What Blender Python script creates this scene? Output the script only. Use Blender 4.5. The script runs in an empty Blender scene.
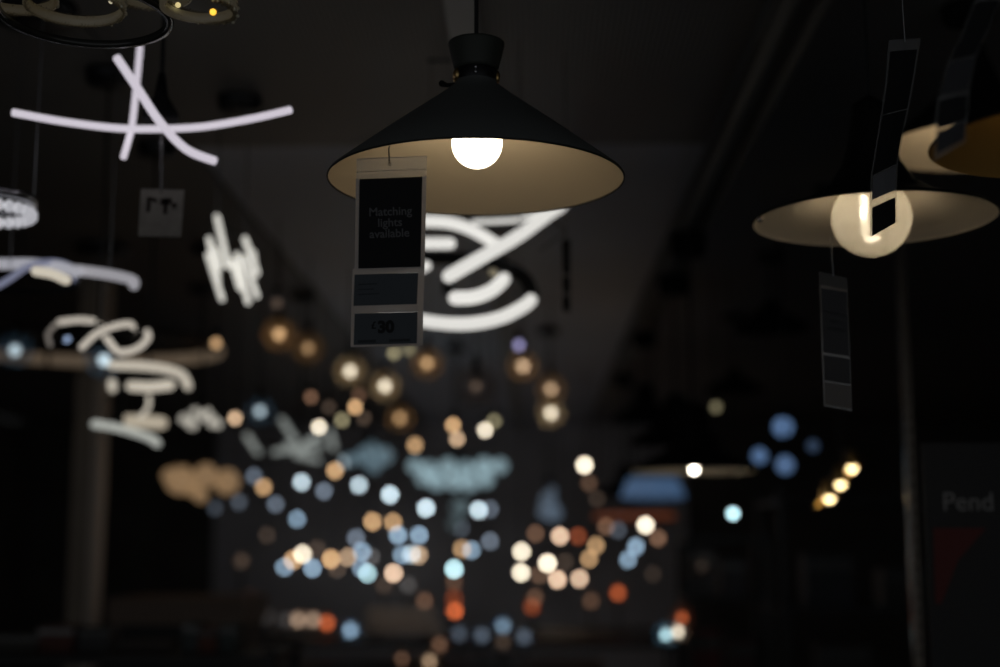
import bpy, math, random
from mathutils import Vector, Matrix, Euler
random.seed(7)
sc = bpy.context.scene
COL = sc.collection
PI = math.pi
# ------------------------------------------------------------------ camera
F = 1389.0                      # focal length in pixels of the 1000 px wide frame
EYE = Vector((0, 0, 1.5))
ROT = Euler((math.radians(90 + 8.74), 0, math.radians(1.44)), 'XYZ')
RM = ROT.to_matrix()
FOCUS, APER = 1.82, 0.0290
cam = bpy.data.cameras.new('camera'); co = bpy.data.objects.new('camera', cam); COL.objects.link(co)
co.location = EYE; co.rotation_euler = ROT
cam.sensor_width = 36; cam.lens = F * 36 / 1000
cam.clip_start = 0.05; cam.clip_end = 100
cam.dof.use_dof = True; cam.dof.focus_distance = FOCUS
cam.dof.aperture_fstop = (cam.lens / 1000) / APER
cam.dof.aperture_blades = 0
sc.camera = co
CEIL = 2.6

def at(px, py, Y):
    """world point seen at pixel px,py that stands Y metres down the aisle"""
    d = RM @ Vector(((px - 500) / F, (333.5 - py) / F, -1))
    return EYE + d * (Y / d.y)
def mpp(Y): return Y / F         # metres per pixel at distance Y

# ------------------------------------------------------------------ colour and materials
def lin(c):
    return tuple((v / 255 / 12.92) if v / 255 <= .04045 else ((v / 255 + .055) / 1.055) ** 2.4 for v in c)
MC = {}
def mat(name, col, rough=.5, metal=0, spec=.5, bump=None, noise=None):
    if name in MC: return MC[name]
    m = bpy.data.materials.new(name); m.use_nodes = True; nt = m.node_tree
    b = nt.nodes['Principled BSDF']
    b.inputs['Base Color'].default_value = (*col, 1); b.inputs['Roughness'].default_value = rough
    b.inputs['Metallic'].default_value = metal; b.inputs['Specular IOR Level'].default_value = spec
    if noise:
        tc = nt.nodes.new('ShaderNodeTexCoord'); n = nt.nodes.new('ShaderNodeTexNoise')
        n.inputs['Scale'].default_value = noise[0]; n.inputs['Detail'].default_value = 5
        r = nt.nodes.new('ShaderNodeValToRGB')
        r.color_ramp.elements[0].position = .3; r.color_ramp.elements[1].position = .7
        r.color_ramp.elements[0].color = (*[c * (1 - noise[1]) for c in col], 1)
        r.color_ramp.elements[1].color = (*[min(1, c * (1 + noise[1])) for c in col], 1)
        nt.links.new(tc.outputs['Object'], n.inputs['Vector']); nt.links.new(n.outputs['Fac'], r.inputs['Fac'])
        nt.links.new(r.outputs['Color'], b.inputs['Base Color'])
    if bump:
        tc = nt.nodes.new('ShaderNodeTexCoord'); w = nt.nodes.new('ShaderNodeTexWave')
        w.bands_direction = 'X'; w.inputs['Scale'].default_value = bump[0]
        bp = nt.nodes.new('ShaderNodeBump'); bp.inputs['Strength'].default_value = bump[1]; bp.inputs['Distance'].default_value = bump[2]
        nt.links.new(tc.outputs['Object'], w.inputs['Vector']); nt.links.new(w.outputs['Fac'], bp.inputs['Height'])
        nt.links.new(bp.outputs['Normal'], b.inputs['Normal'])
    MC[name] = m
    return m
def glow(rgb, strength):
    strength = float('%.2g' % strength)
    key = ('glow', rgb, strength)
    if key in MC: return MC[key]
    m = bpy.data.materials.new('glowing_%d_%d_%d_%g' % (*rgb, strength)); m.use_nodes = True; nt = m.node_tree
    b = nt.nodes['Principled BSDF']
    b.inputs['Base Color'].default_value = (.6, .6, .58, 1)
    b.inputs['Roughness'].default_value = .4
    b.inputs['Emission Color'].default_value = (*lin(rgb), 1); b.inputs['Emission Strength'].default_value = strength
    MC[key] = m
    return m
def sheer(name, col, opacity, back=.7, gloss=.06, rough=.15):
    """thin tinted glass or plastic: part clear, part light-scattering, a little gloss"""
    if name in MC: return MC[name]
    m = bpy.data.materials.new(name); m.use_nodes = True; nt = m.node_tree; nt.nodes.clear()
    o = nt.nodes.new('ShaderNodeOutputMaterial'); t = nt.nodes.new('ShaderNodeBsdfTransparent')
    d = nt.nodes.new('ShaderNodeBsdfDiffuse'); tr = nt.nodes.new('ShaderNodeBsdfTranslucent'); g = nt.nodes.new('ShaderNodeBsdfGlossy')
    m1 = nt.nodes.new('ShaderNodeMixShader'); m2 = nt.nodes.new('ShaderNodeMixShader'); m3 = nt.nodes.new('ShaderNodeMixShader')
    d.inputs['Color'].default_value = (*col, 1); tr.inputs['Color'].default_value = (*col, 1); g.inputs['Roughness'].default_value = rough
    m1.inputs[0].default_value = back; m2.inputs[0].default_value = opacity; m3.inputs[0].default_value = gloss
    L = nt.links.new
    L(d.outputs[0], m1.inputs[1]); L(tr.outputs[0], m1.inputs[2]); L(t.outputs[0], m2.inputs[1]); L(m1.outputs[0], m2.inputs[2])
    L(m2.outputs[0], m3.inputs[1]); L(g.outputs[0], m3.inputs[2]); L(m3.outputs[0], o.inputs[0])
    MC[name] = m
    return m

BLACK = mat('black_lacquer', (.012, .012, .012), .8, 0, .15)
CORD = mat('black_cord', (.01, .01, .01), .7)
GREY = mat('graphite_shade', (.14, .148, .145), .6)
DARKM = mat('dark_metal', (.03, .03, .032), .4, .6)
CHROME = mat('chrome', (.6, .6, .62), .18, 1)
BRASS = mat('brass', (.75, .5, .2), .28, 1)
CREAM = mat('cream_enamel', (.60, .50, .36), .65)
WIRE = mat('thin_steel_wire', (.35, .35, .36), .35, 1)
PLASTIC = sheer('clear_plastic_sleeve', (.8, .8, .8), .30, .55, .03, .3)
PLASTIC2 = sheer('clear_plastic_sleeve_glossy', (.7, .72, .75), .12, .5, .10, .22)
FRAMEP = sheer('milky_plastic_border', (.86, .82, .80), .90, .5, .03, .35)
AMBER = sheer('amber_glass', (.95, .76, .50), .37, .65, .02)
SMOKE = sheer('smoky_glass', (.55, .42, .34), .22, .6, .03)
BLUEG = sheer('blue_tinted_glass', (.30, .50, .70), .26, .6, .03)
FROST = sheer('frosted_pale_glass', (.80, .92, .95), .55, .6, .04)
TABLE = mat('dark_display_wood', (.012, .010, .009), .6, noise=(6, .3))
SHELF = mat('charcoal_shelving', (.02, .02, .021), .55)

# ------------------------------------------------------------------ mesh building
class MB:
    def __init__(s): s.v = []; s.f = []; s.sm = []
    def add(s, vs, fs, smooth=False):
        b = len(s.v); s.v += [tuple(v) for v in vs]; s.f += [tuple(b + i for i in f) for f in fs]; s.sm += [smooth] * len(fs); return s
    def box(s, lo, hi):
        x0, y0, z0 = lo; x1, y1, z1 = hi
        return s.add([(x0,y0,z0),(x1,y0,z0),(x1,y1,z0),(x0,y1,z0),(x0,y0,z1),(x1,y0,z1),(x1,y1,z1),(x0,y1,z1)],
                     [(0,3,2,1),(4,5,6,7),(0,1,5,4),(1,2,6,5),(2,3,7,6),(3,0,4,7)])
    def lathe(s, prof, n=32, c=(0,0,0), closed=False):
        vs = []; fs = []
        for r, z in prof:
            for k in range(n):
                a = 2*PI*k/n; vs.append((c[0]+r*math.cos(a), c[1]+r*math.sin(a), c[2]+z))
        m = len(prof)
        for i in range(m if closed else m-1):
            j = (i+1) % m
            for k in range(n):
                l = (k+1) % n; fs.append((i*n+k, i*n+l, j*n+l, j*n+k))
        return s.add(vs, fs, True)
    def sphere(s, c, r, n=20, m=12, sz=1.0):
        prof = [(max(1e-5, r*math.sin(PI*i/m)), -r*sz*math.cos(PI*i/m)) for i in range(m+1)]
        return s.lathe(prof, n, c)
    def tube(s, pts, r, n=12, closed=False, flat=1.0, round_end=True):
        P = [Vector(p) for p in pts]; N = len(P); rings = []
        rr = r if isinstance(r, (list, tuple)) else [r]*N
        up = None
        for i in range(N):
            if closed: t = P[(i+1) % N] - P[i-1]
            else: t = P[min(i+1, N-1)] - P[max(i-1, 0)]
            t.normalize()
            if up is None:
                up = Vector((0,0,1)) if abs(t.z) < .9 else Vector((0,1,0))
            a = t.cross(up).normalized(); b = a.cross(t).normalized(); up = b
            rings.append((P[i], a, b, rr[i], t))
        vs = []; fs = []
        def ring(p, a, b, q):
            for k in range(n):
                th = 2*PI*k/n; vs.append(p + a*q*math.cos(th) + b*q*flat*math.sin(th))
        cnt = 0
        if not closed and round_end:
            p, a, b, q, t = rings[0]
            for e in (1.45, 1.1, .6): ring(p - t*q*math.sin(e), a, b, q*math.cos(e)); cnt += 1
        for p, a, b, q, t in rings: ring(p, a, b, q); cnt += 1
        if not closed and round_end:
            p, a, b, q, t = rings[-1]
            for e in (.6, 1.1, 1.45): ring(p + t*q*math.sin(e), a, b, q*math.cos(e)); cnt += 1
        for i in range(cnt if closed else cnt-1):
            j = (i+1) % cnt
            for k in range(n):
                l = (k+1) % n; fs.append((i*n+k, i*n+l, j*n+l, j*n+k))
        if not closed:
            fs.append(tuple(range(n-1, -1, -1))); fs.append(tuple((cnt-1)*n+k for k in range(n)))
        return s.add(vs, fs, True)
    def build(s, name, m, parent=None):
        me = bpy.data.meshes.new(name); me.from_pydata(s.v, [], s.f); me.update()
        me.polygons.foreach_set('use_smooth', s.sm)
        me.materials.append(m)
        o = bpy.data.objects.new(name, me); COL.objects.link(o)
        if parent is not None:
            o.parent = parent
            R = parent
            w = Vector((0,0,0))
            while R is not None: w += Vector(R.location); R = R.parent
            if w.length: me.transform(Matrix.Translation(-w))
        return o
def spline(pts, k=8, closed=False):
    P = [Vector(p) for p in pts]; out = []; N = len(P)
    for i in range(N if closed else N-1):
        if closed: p0, p1, p2, p3 = P[i-1], P[i], P[(i+1) % N], P[(i+2) % N]
        else: p0, p1, p2, p3 = P[max(i-1,0)], P[i], P[i+1], P[min(i+2,N-1)]
        for j in range(k):
            t = j/k
            out.append(.5*((2*p1)+(-p0+p2)*t+(2*p0-5*p1+4*p2-p3)*t*t+(-p0+3*p1-3*p2+p3)*t**3))
    if not closed: out.append(P[-1])
    return out
def thing(name, label, cat, loc=(0,0,0), group=None):
    o = bpy.data.objects.new(name, None); COL.objects.link(o); o.empty_display_size = .05
    o.location = loc; o['label'] = label; o['category'] = cat
    if group: o['group'] = group
    return o
def tag(o, label, cat, group=None):
    o['label'] = label; o['category'] = cat
    if group: o['group'] = group
    return o
def struct(name, mb, m):
    o = mb.build(name, m); o['kind'] = 'structure'; return o
def text_mesh(txt, m, parent, P0, ux, uy, height, name='lettering', align='CENTER', bold=0.0):
    """flat lettering lying in the plane spanned by ux, uy (unit vectors)"""
    cu = bpy.data.curves.new('t', 'FONT'); cu.body = txt; cu.size = height; cu.align_x = align; cu.align_y = 'CENTER'
    cu.space_line = 1.0; cu.offset = bold; cu.extrude = .0002
    ob = bpy.data.objects.new('t', cu); COL.objects.link(ob)
    dg = bpy.context.evaluated_depsgraph_get(); me = bpy.data.meshes.new_from_object(ob.evaluated_get(dg))
    bpy.data.objects.remove(ob)
    n = ux.cross(uy)
    M = Matrix(((ux.x, uy.x, n.x, P0.x), (ux.y, uy.y, n.y, P0.y), (ux.z, uy.z, n.z, P0.z), (0,0,0,1)))
    me.transform(M); me.materials.clear(); me.materials.append(m)
    w = Vector((0,0,0)); R = parent
    while R is not None: w += Vector(R.location); R = R.parent
    me.transform(Matrix.Translation(-w))
    o = bpy.data.objects.new(name, me); COL.objects.link(o); o.parent = parent
    return o

# ------------------------------------------------------------------ the room
CEILM = mat('ribbed_dark_ceiling', (.16, .148, .14), .34, 0, .6, bump=(26, .35, .004), noise=(.9, .12))
W = mat('dark_shop_wall', (.09, .083, .075), .7, noise=(2, .25))
struct('floor', MB().box((-4.6, -1.5, -.05), (4.6, 12.6, 0)), mat('dark_polished_floor', (.02, .019, .018), .35, noise=(3, .2)))
XL, XR = -.95, .475
struct('ceiling', MB().box((XL, -1.5, CEIL), (XR, 3.72, CEIL+.08)), CEILM)
struct('ceiling', MB().box((XL, 3.735, CEIL+.004), (XR, 12.6, CEIL+.08)), mat('ribbed_bluish_glow_ceiling', (.62, .64, .73), .4, 0, .6, bump=(26, .35, .004), noise=(.9, .12)))  # bluish lamp glow on the far centre ceiling put into its colour
DARKC = mat('ribbed_shaded_ceiling', (.21, .195, .185), .45, 0, .5, bump=(26, .35, .004), noise=(.9, .12))  # weaker light at the sides put into the darker side slabs
struct('ceiling', MB().box((-2.6, -1.5, CEIL+.002), (XL-.012, 12.6, CEIL+.08)), mat('ribbed_half_shaded_ceiling', (.19, .175, .165), .45, 0, .5, bump=(26, .35, .004), noise=(.9, .12)))
struct('ceiling', MB().box((-4.6, -1.5, CEIL+.002), (-2.612, 12.6, CEIL+.08)), DARKC)
struct('ceiling', MB().box((XR+.012, -1.5, CEIL+.002), (4.6, 12.6, CEIL+.08)), DARKC)
struct('wall_left', MB().box((-4.7, -1.5, 0), (-4.6, 12.6, CEIL)), W)
struct('wall_right', MB().box((4.6, -1.5, 0), (4.7, 12.6, CEIL)), W)
struct('wall_back', MB().box((-2.9, 12.6, 0), (1.35, 12.7, CEIL+.08)), mat('haze_tone_back_wall', (.55, .54, .58), .7, noise=(1.3, .3)))  # pale centre stands in for the haze of light between the lamps
struct('wall_back', MB().box((-4.7, 12.6, 0), (-2.91, 12.7, CEIL+.08)).box((1.36, 12.6, 0), (4.7, 12.7, CEIL+.08)), W)
TRUNK = mat('grey_trunking', (.42, .40, .38), .45)
struct('trim_1', MB().box((-.178, 1.2, CEIL-.035), (-.115, 12.6, CEIL)), TRUNK)
RAIL = mat('dark_rail', (.26, .24, .21), .5)
rl = MB()
rl.box((.475, .4, 2.49), (.487, 10, 2.53)).box((.535, .4, 2.49), (.547, 10, 2.53)).box((.475, .4, 2.526), (.547, 10, 2.534))
for k in range(9): rl.box((.50, .7+k*1.1, 2.53), (.52, .72+k*1.1, CEIL))
struct('trim_2', rl, RAIL)

# ------------------------------------------------------------------ hanging tags
CARDK = mat('black_card', (.007, .007, .0085), .8)
CARDB = mat('slate_card', (.085, .098, .112), .7)
CARDG = mat('charcoal_card', (.05, .05, .056), .7)
INKG = mat('grey_ink', (.15, .15, .155), .7)
CARDL = mat('silvery_card', (.20, .20, .215), .5)
INKK = mat('black_ink', (.004, .004, .005), .7)
PAPER = mat('grey_paper', (.16, .15, .145), .7)
def quad(mb, c, Y, th=.0012, dy=(0,0,0,0)):
    """a thin sheet whose corners TL TR BR BL are seen at the given pixels"""
    P = [at(x, y, Y+d) for (x, y), d in zip(c, dy)]
    Q = [p + Vector((0, th, 0)) for p in P]
    return mb.add(P+Q, [(0,1,2,3),(7,6,5,4),(0,4,5,1),(1,5,6,2),(2,6,7,3),(3,7,4,0)])
def frame_sheet(mb, outer, holes_y, Y, th):
    return mb

def mainlamp():
    Y = 1.86; u = mpp(Y)
    C = at(476, 180.3, Y)                                 # rim centre
    t = thing('pendant_lamp', 'large graphite cone pendant with flared cap and lit round bulb in the foreground', 'pendant lamp', (C.x, C.y, C.z), 'cone pendants')
    R = 152.3*u
    prof = [(R, 0), (R*.996, .0035), (R*.60, .0660), (R*.25, .1195), (.0300, .1365), (.0285, .141)]
    thk = .0022
    sh = MB().lathe([(r, z) for r, z in prof], 96, C)
    shade = sh.build('shade', GREY, t)
    inn = MB().lathe([(R-.0002, -.0004), (R-thk, .0035), (R*.60-thk, .0635), (R*.25-thk, .117), (.027, .134), (1e-4, .136)], 96, C)
    i = inn.build('shade_lining', CREAM, shade); i['label'] = 'cream inner lining'
    rim = MB().lathe([(R-.0012, -.0012), (R+.0006, -.0012), (R+.0008, .0008), (R-.0012, .0008)], 96, C, True)
    rim.build('rim', mat('dark_rim', (.02, .02, .02), .5), shade)
    # neck ring, screw, cap
    nk = MB().lathe([(1e-4, .138), (.0275, .138), (.0285, .140), (.0285, .157), (.0275, .159), (1e-4, .159)], 40, C).build('neck_ring', DARKM, t)
    br = MB()
    for a0 in (math.radians(192), math.radians(18)):
        pts = [(C.x+.0292*math.cos(a0+k*.09), C.y+.0292*math.sin(a0+k*.09), C.z+.149) for k in range(-3, 4)]
        br.tube(pts, .0042, 8, flat=2.1)
    br.build('brass_inlay', BRASS, nk)
    sc_ = MB().sphere((C.x+.0005, C.y-.0290, C.z+.153), .0028).sphere((C.x+.0005, C.y-.0290, C.z+.146), .0026)
    sc_.build('screw', CHROME, nk)
    MB().lathe([(1e-4, .158), (.030, .158), (.0315, .162), (.0392, .194), (.0392, .197), (.038, .198), (.034, .196), (1e-4, .195)], 48, C).build('cap', mat('graphite_cap', (.05, .055, .045), .6), t)
    # thumb clip at the left of the neck
    cl = MB().tube([(C.x-.028, C.y-.010, C.z+.1335), (C.x-.040, C.y-.014, C.z+.132), (C.x-.047, C.y-.014, C.z+.1345)], [.0035, .003, .0045], 10)
    cl.build('thumb_screw', BLACK, t)
    MB().tube([(C.x, C.y, C.z+.195), (C.x-.0005, C.y, C.z+.3), (C.x, C.y, CEIL)], .0030, 10).build('cord', CORD, t)
    MB().lathe([(1e-4, 0), (.05, 0), (.052, -.004), (.05, -.03), (1e-4, -.031)][::-1], 40, (C.x, C.y, CEIL)).build('ceiling_rose', BLACK, t)
    B = at(477, 143.5, Y)
    MB().lathe([(.013, 0), (.016, .012), (.016, .05), (.013, .055)], 24, (B.x, B.y, B.z+.03)).build('lamp_holder', BLACK, t)
    bl = MB().sphere(B, 26.3*u, 40, 24).build('bulb', glow((255, 238, 208), 4.7), t); bl['label'] = 'round opal bulb, lit'
    return C, R
MC_, MR = mainlamp()

def pricetag_main():
    Y = 1.70
    O = at(389, 157, Y)
    t = thing('price_tag', 'long plastic price tag with three dark cards hanging from the foreground cone pendant', 'price tag', tuple(O), 'price tags')
    # string from the rim
    S = at(389, 145, Y)
    MB().tube([S + Vector((0, .006, .0)), S + Vector((0, -.003, -.006)), at(389, 155, Y), at(389.4, 163, Y-.001)], .0009, 8).build('string', CORD, t)
    sl = MB(); quad(sl, [(356.5, 159), (427, 156), (424.5, 268), (355.5, 270)], Y+.001, .0006)
    sl.build('sleeve', PLASTIC, t)
    fr = MB()
    # milky borders: strips of sleeve around the cards
    def strip(c): quad(fr, c, Y-.0006, .0009)
    strip([(355.8, 179), (359.5, 179), (358.3, 269), (354.6, 270)])
    strip([(422.3, 176), (426.6, 176), (424.6, 267), (420.6, 267)])
    strip([(352.6, 268.8), (424.6, 266.6), (424.5, 272.4), (352.4, 274.6)])
    strip([(352.4, 274.6), (354.6, 274.5), (353.4, 306), (351.2, 306)])
    strip([(418.2, 272.6), (424.4, 272.4), (423.2, 311), (416.8, 311)])
    strip([(351.2, 306), (416.8, 304), (416.8, 311.6), (351.2, 313.6)])
    strip([(351.2, 313.6), (354.6, 313.6), (353.6, 346.8), (350.6, 347)])
    strip([(417.4, 311), (423.2, 311), (422.6, 345), (416.9, 345)])
    strip([(353.6, 345), (422.6, 343.2), (422.6, 345.4), (353.6, 347)])
    fr.build('sleeve_border', FRAMEP, t)
    eg = MB()
    for c in ([(356.5, 158.6), (427, 155.7), (427, 156.6), (356.5, 159.5)], [(358, 171.4), (426.5, 168.8), (426.5, 169.4), (358, 172)]):
        quad(eg, c, Y-.0008, .0006)
    eg.build('sleeve_seam', FRAMEP, t)
    hk = MB(); c = at(389.6, 163.5, Y-.0012)
    hk.tube([c + Vector((.0022*math.cos(a), 0, .0022*math.sin(a))) for a in [k*PI/6 for k in range(12)]], .0006, 6, closed=True)
    hk.build('eyelet', WIRE, t)
    c1 = MB(); quad(c1, [(359, 179.2), (422.4, 176.6), (420.8, 267), (358, 269)], Y-.0004, .0008); c1 = c1.build('card', CARDK, t)
    c2 = MB(); quad(c2, [(354.4, 274.6), (418.2, 272.8), (416.8, 304.2), (353.2, 306)], Y-.0004, .0008); c2 = c2.build('card', CARDB, t)
    c3 = MB(); quad(c3, [(354.6, 313.8), (417.6, 311.8), (417.0, 343.4), (353.4, 345)], Y-.0004, .0008); c3 = c3.build('card', CARDB, t)
    c1['label'] = 'black card with grey lettering'; c3['label'] = 'slate card with black price'
    ux = (at(422, 176.6, Y) - at(359, 179.2, Y)).normalized(); uy = (at(359, 179.2, Y) - at(358, 269, Y)).normalized()
    uy = (uy - ux*uy.dot(ux)).normalized()
    m = mpp(Y)
    for i, (w, yy) in enumerate((('Matching', 212), ('lights', 223), ('available', 234))):
        text_mesh(w, INKG, c1, at(390.3 - i*.4, yy - .3, Y-.0012), ux, uy, 12.3*m, bold=.0002)
    text_mesh('£', INKK, c3, at(373.6, 325.6, Y-.0012), ux, uy, 10.5*m, bold=.0002)
    text_mesh('30', INKK, c3, at(385.8, 327.4, Y-.0012), ux, uy, 16.5*m, bold=.0011)
    fp = MB()
    for c in ([(358, 340.2), (376, 339.6), (376, 342.6), (358, 343.2)], [(389, 339.4), (410, 338.6), (410, 341.4), (389, 342.2)]):
        quad(fp, c, Y-.0012, .0003)
    fp.build('small_print', mat('soft_ink', (.035, .04, .045), .7), c3)
    lg = MB()
    for c in ([(358, 284), (377, 283), (377, 284.2), (358, 285.2)], [(358, 289), (374, 288.5), (374, 289.6), (358, 290)], [(358, 294), (379, 293), (379, 294), (358, 295)]):
        quad(lg, c, Y-.0012, .0003)
    lg.build('small_print', mat('faint_ink', (.04, .048, .056), .7), c2)
pricetag_main()

# ------------------------------------------------------------------ right hand pendants
def hat_pendant(name, label, px, py, hw, Y, bulb, lining, prof, group, glass=None, rim_bright=False, cord_to=CEIL):
    u = mpp(Y); C = at(px, py, Y); R = hw*u
    t = thing(name, label, 'pendant lamp', tuple(C), group)
    out = [(r*u, z*u) for r, z in prof]
    s = MB().lathe(out, 80, C).build('shade', BLACK, t)
    ins = [(max(1e-4, r - .0018), z - .0015) for r, z in out]
    i = MB().lathe(ins, 80, C).build('shade_lining', lining, s)
    top = out[-1]
    MB().lathe([(top[0], top[1]-.01), (top[0]*.9, top[1]+.02), (.006, top[1]+.035), (1e-4, top[1]+.035)], 32, C).build('cap', BLACK, t)
    MB().tube([(C.x, C.y, C.z+top[1]+.03), (C.x, C.y, cord_to)], .003, 8).build('cord', CORD, t)
    MB().lathe([(1e-4, -.03), (.05, -.03), (.055, -.004), (.055, 0), (1e-4, 0)], 32, (C.x, C.y, cord_to)).build('ceiling_rose', BLACK, t)
    return t, C, u
PEARL = mat('pearl_lining', (.74, .66, .54), .5)
GOLD = mat('gold_lining', (.55, .34, .10), .45, .35)
HAT = [(121.5, 0), (118, 3), (92, 11), (66, 22), (44, 37), (30, 58), (23, 82), (19, 108)]
t, C, u = hat_pendant('hat_pendant', 'wide black witch-hat pendant with pale lining and big glass globe bulb', 873.5, 220, 121.5, 2.15, None, PEARL, HAT, 'hat pendants')
B = at(871.5, 218, 2.15)
MB().lathe([(.02, .052), (.021, .10), (.012, .13)], 24, B).build('lamp_holder', DARKM, t)
g = MB().sphere(B, 40*u, 48, 28).build('glass_globe', sheer('pearly_bulb_glass', (.95, .92, .80), .34, .72, .05, .1), t)
fil = MB()
fil.tube([B + Vector((-.014, -.006, .016)), B + Vector((-.0145, -.006, .002))], .0011, 8)
fil.tube([B + Vector((-.009, .002, .014)), B + Vector((-.0085, .002, -.002))], .0011, 8)
fil.build('filament', glow((255, 240, 214), 90), g)
MB().tube([B + Vector((-.011, .004, .03)), B + Vector((-.010, .004, -.022))], .007, 12).build('filament_halo', glow((255, 236, 200), .9), g)  # glowing tube added as the soft halo around the filament
MB().lathe([(1e-4, .053), (.019, .053), (.019, .056), (1e-4, .056)], 24, B).build('added_light_disc', glow((255, 232, 200), 42), g)  # added emitter, hidden up in the shade, to brighten the lining
MB().sphere(at(760, 219, 2.12), 3.2*u).build('rim_stud', mat('brushed_stud', (.8, .68, .6), .25, .9), t)

E_ = [(96, 0), (92, 5), (70, 22), (48, 42), (28, 62), (20, 84), (16, 96)]
t, C, u = hat_pendant('cone_pendant', 'black cone pendant with brightly lit cream lining behind the price tags at upper right', 976, 146, 96, 2.75, None, CREAM, E_, 'cone pendants')
B = C + Vector((0, 0, .035))
MB().lathe([(.015, .03), (.016, .08), (.012, .1)], 20, B).build('lamp_holder', BLACK, t)
MB().sphere(B, .034, 24, 16).build('bulb', glow((255, 236, 205), 7), t)
Fp = [(143, 0), (139, 5), (100, 34), (64, 62), (36, 90), (30, 120)]
t, C, u = hat_pendant('cone_pendant', 'nearest black cone pendant with dull gold lining cut by the right edge', 1074, 141, 143, 1.50, None, GOLD, Fp, 'cone pendants')
B = C + Vector((.0, 0, .05))
MB().lathe([(.012, .018), (.014, .05), (.010, .06)], 20, B).build('lamp_holder', BLACK, t)
MB().sphere(B, .020, 24, 16).build('bulb', glow((255, 220, 165), 1.9), t)

# curved tags
def ribbon_tag(label, rows, Y, cards, hang, print_rows=()):
    """rows: list of (xl, yl, xr, yr, dY) down the sleeve; cards: (row_from, row_to, material)"""
    O = at(rows[0][0], rows[0][1], Y)
    t = thing('price_tag', label, 'price tag', tuple(O), 'price tags')
    def sheet(rs, inset, off, m, name, th=.0008):
        vs = []; n = len(rs)
        for xl, yl, xr, yr, d in rs:
            a = at(xl, yl, Y+d); b = at(xr, yr, Y+d+.01)
            v = b - a
            vs += [a + v*inset + Vector((0, off, 0)), a + v*.5 + Vector((0, off-.0015, 0)), b - v*inset + Vector((0, off, 0))]
        k = len(vs); vs2 = [p + Vector((0, th, 0)) for p in vs]
        fs = []
        for i in range(n-1):
            for j in (0, 1):
                a = i*3+j
                fs.append((a, a+1, a+4, a+3)); fs.append((k+a, k+a+3, k+a+4, k+a+1))
            fs.append((i*3, i*3+3, k+i*3+3, k+i*3)); fs.append((i*3+2, k+i*3+2, k+i*3+5, i*3+5))
        fs += [(0, k, k+1, 1), (1, k+1, k+2, 2)]
        b = (n-1)*3; fs += [(b, b+1, k+b+1, k+b), (b+1, b+2, k+b+2, k+b+1)]
        return MB().add(vs + vs2, fs, False).build(name, m, t)
    sheet(rows, 0, .001, PLASTIC2, 'sleeve')
    def lerp(q):
        i = min(int(q), len(rows)-2); f = q - i
        return tuple(rows[i][k]*(1-f)+rows[i+1][k]*f for k in range(5))
    for a, b, m in cards:
        rs = [lerp(a)] + [rows[i] for i in range(int(a)+1, int(math.ceil(b)))] + [lerp(b)]
        sheet(rs, .07, -.0006, m, 'card')
    MB().tube([Vector(hang), (Vector(hang)+at((rows[0][0]+rows[0][2])/2, rows[0][1]+2, Y))/2, at((rows[0][0]+rows[0][2])/2, (rows[0][1]+rows[0][3])/2+3, Y+rows[0][4]-.001)], .0007, 6).build('string', WIRE, t)
    return t
# tag over the globe bulb
h = at(897, 20, 1.78)
ribbon_tag('curled price tag hanging across the big glass globe bulb', [(889, 40, 921, 38, .0), (886, 80, 915, 76, .0), (881, 115, 909, 108, 0), (876, 145, 903, 136, .0), (871, 176, 898, 163, 0), (870, 205, 897, 193, 0), (870.5, 237, 897, 222, 0)],
           1.80, [(.3, 2.0, CARDK), (2.05, 4.0, CARDK), (4.05, 4.86, CARDL), (5.12, 6.0, CARDK)], (h.x, h.y, CEIL))
h = at(990, -25, 1.40)
ribbon_tag('glossy twisted price tag in front of the gold-lined pendant', [(978, -8, 1004, -10, .03), (963, 30, 992, 24, .02), (947, 65, 976, 57, .01), (938, 98, 970, 92, 0), (935, 126, 968, 116, 0), (935, 160, 966, 142, 0)],
           1.38, [(.3, 1.9, CARDK), (2.0, 2.9, CARDG), (3.1, 4.1, CARDK), (4.2, 4.85, CARDG)], (h.x, h.y, CEIL))
def lower_tag():
    Y = 2.05; O = at(833, 272, Y)
    t = thing('price_tag', 'dim price tag hanging on a string below the witch-hat pendant', 'price tag', tuple(O), 'price tags')
    MB().tube([at(831, 236, Y), at(832, 255, Y), at(833.5, 276, Y-.001)], .0007, 6).build('string', WIRE, t)
    a = MB(); quad(a, [(819, 271.5), (847, 278), (852, 411), (824, 406)], Y+.001, .0008); a.build('sleeve', PLASTIC2, t)
    a = MB(); quad(a, [(819, 271.5), (847, 278), (848, 290), (820, 284.5)], Y, .0008); a.build('sleeve_header', mat('grey_header', (.10, .095, .09), .6), t)
    for c, m in (([(821, 288), (847, 292), (849.5, 356), (823.5, 352)], CARDG), ([(823.7, 355), (849.7, 359), (850.5, 384), (824.6, 380)], CARDG), ([(824.7, 382), (850.8, 386), (851.5, 409), (825.4, 404.5)], PAPER)):
        a = MB(); quad(a, c, Y-.0003, .0008); k = a.build('card', m, t)
    ux = (at(847, 292, Y)-at(821, 288, Y)).normalized(); uy = (at(821, 288, Y)-at(823.5, 352, Y)).normalized(); uy = (uy-ux*uy.dot(ux)).normalized()
    m = mpp(Y); card = [c for c in t.children if c.name.startswith('card')]
    for i, (w, yy) in enumerate((('Matching', 313), ('lights', 321), ('available', 329))):
        text_mesh(w, mat('dim_ink', (.05, .05, .052), .7), card[0], at(835 + i*.4, yy, Y-.001), ux, uy, 5.6*m)
lower_tag()
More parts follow.
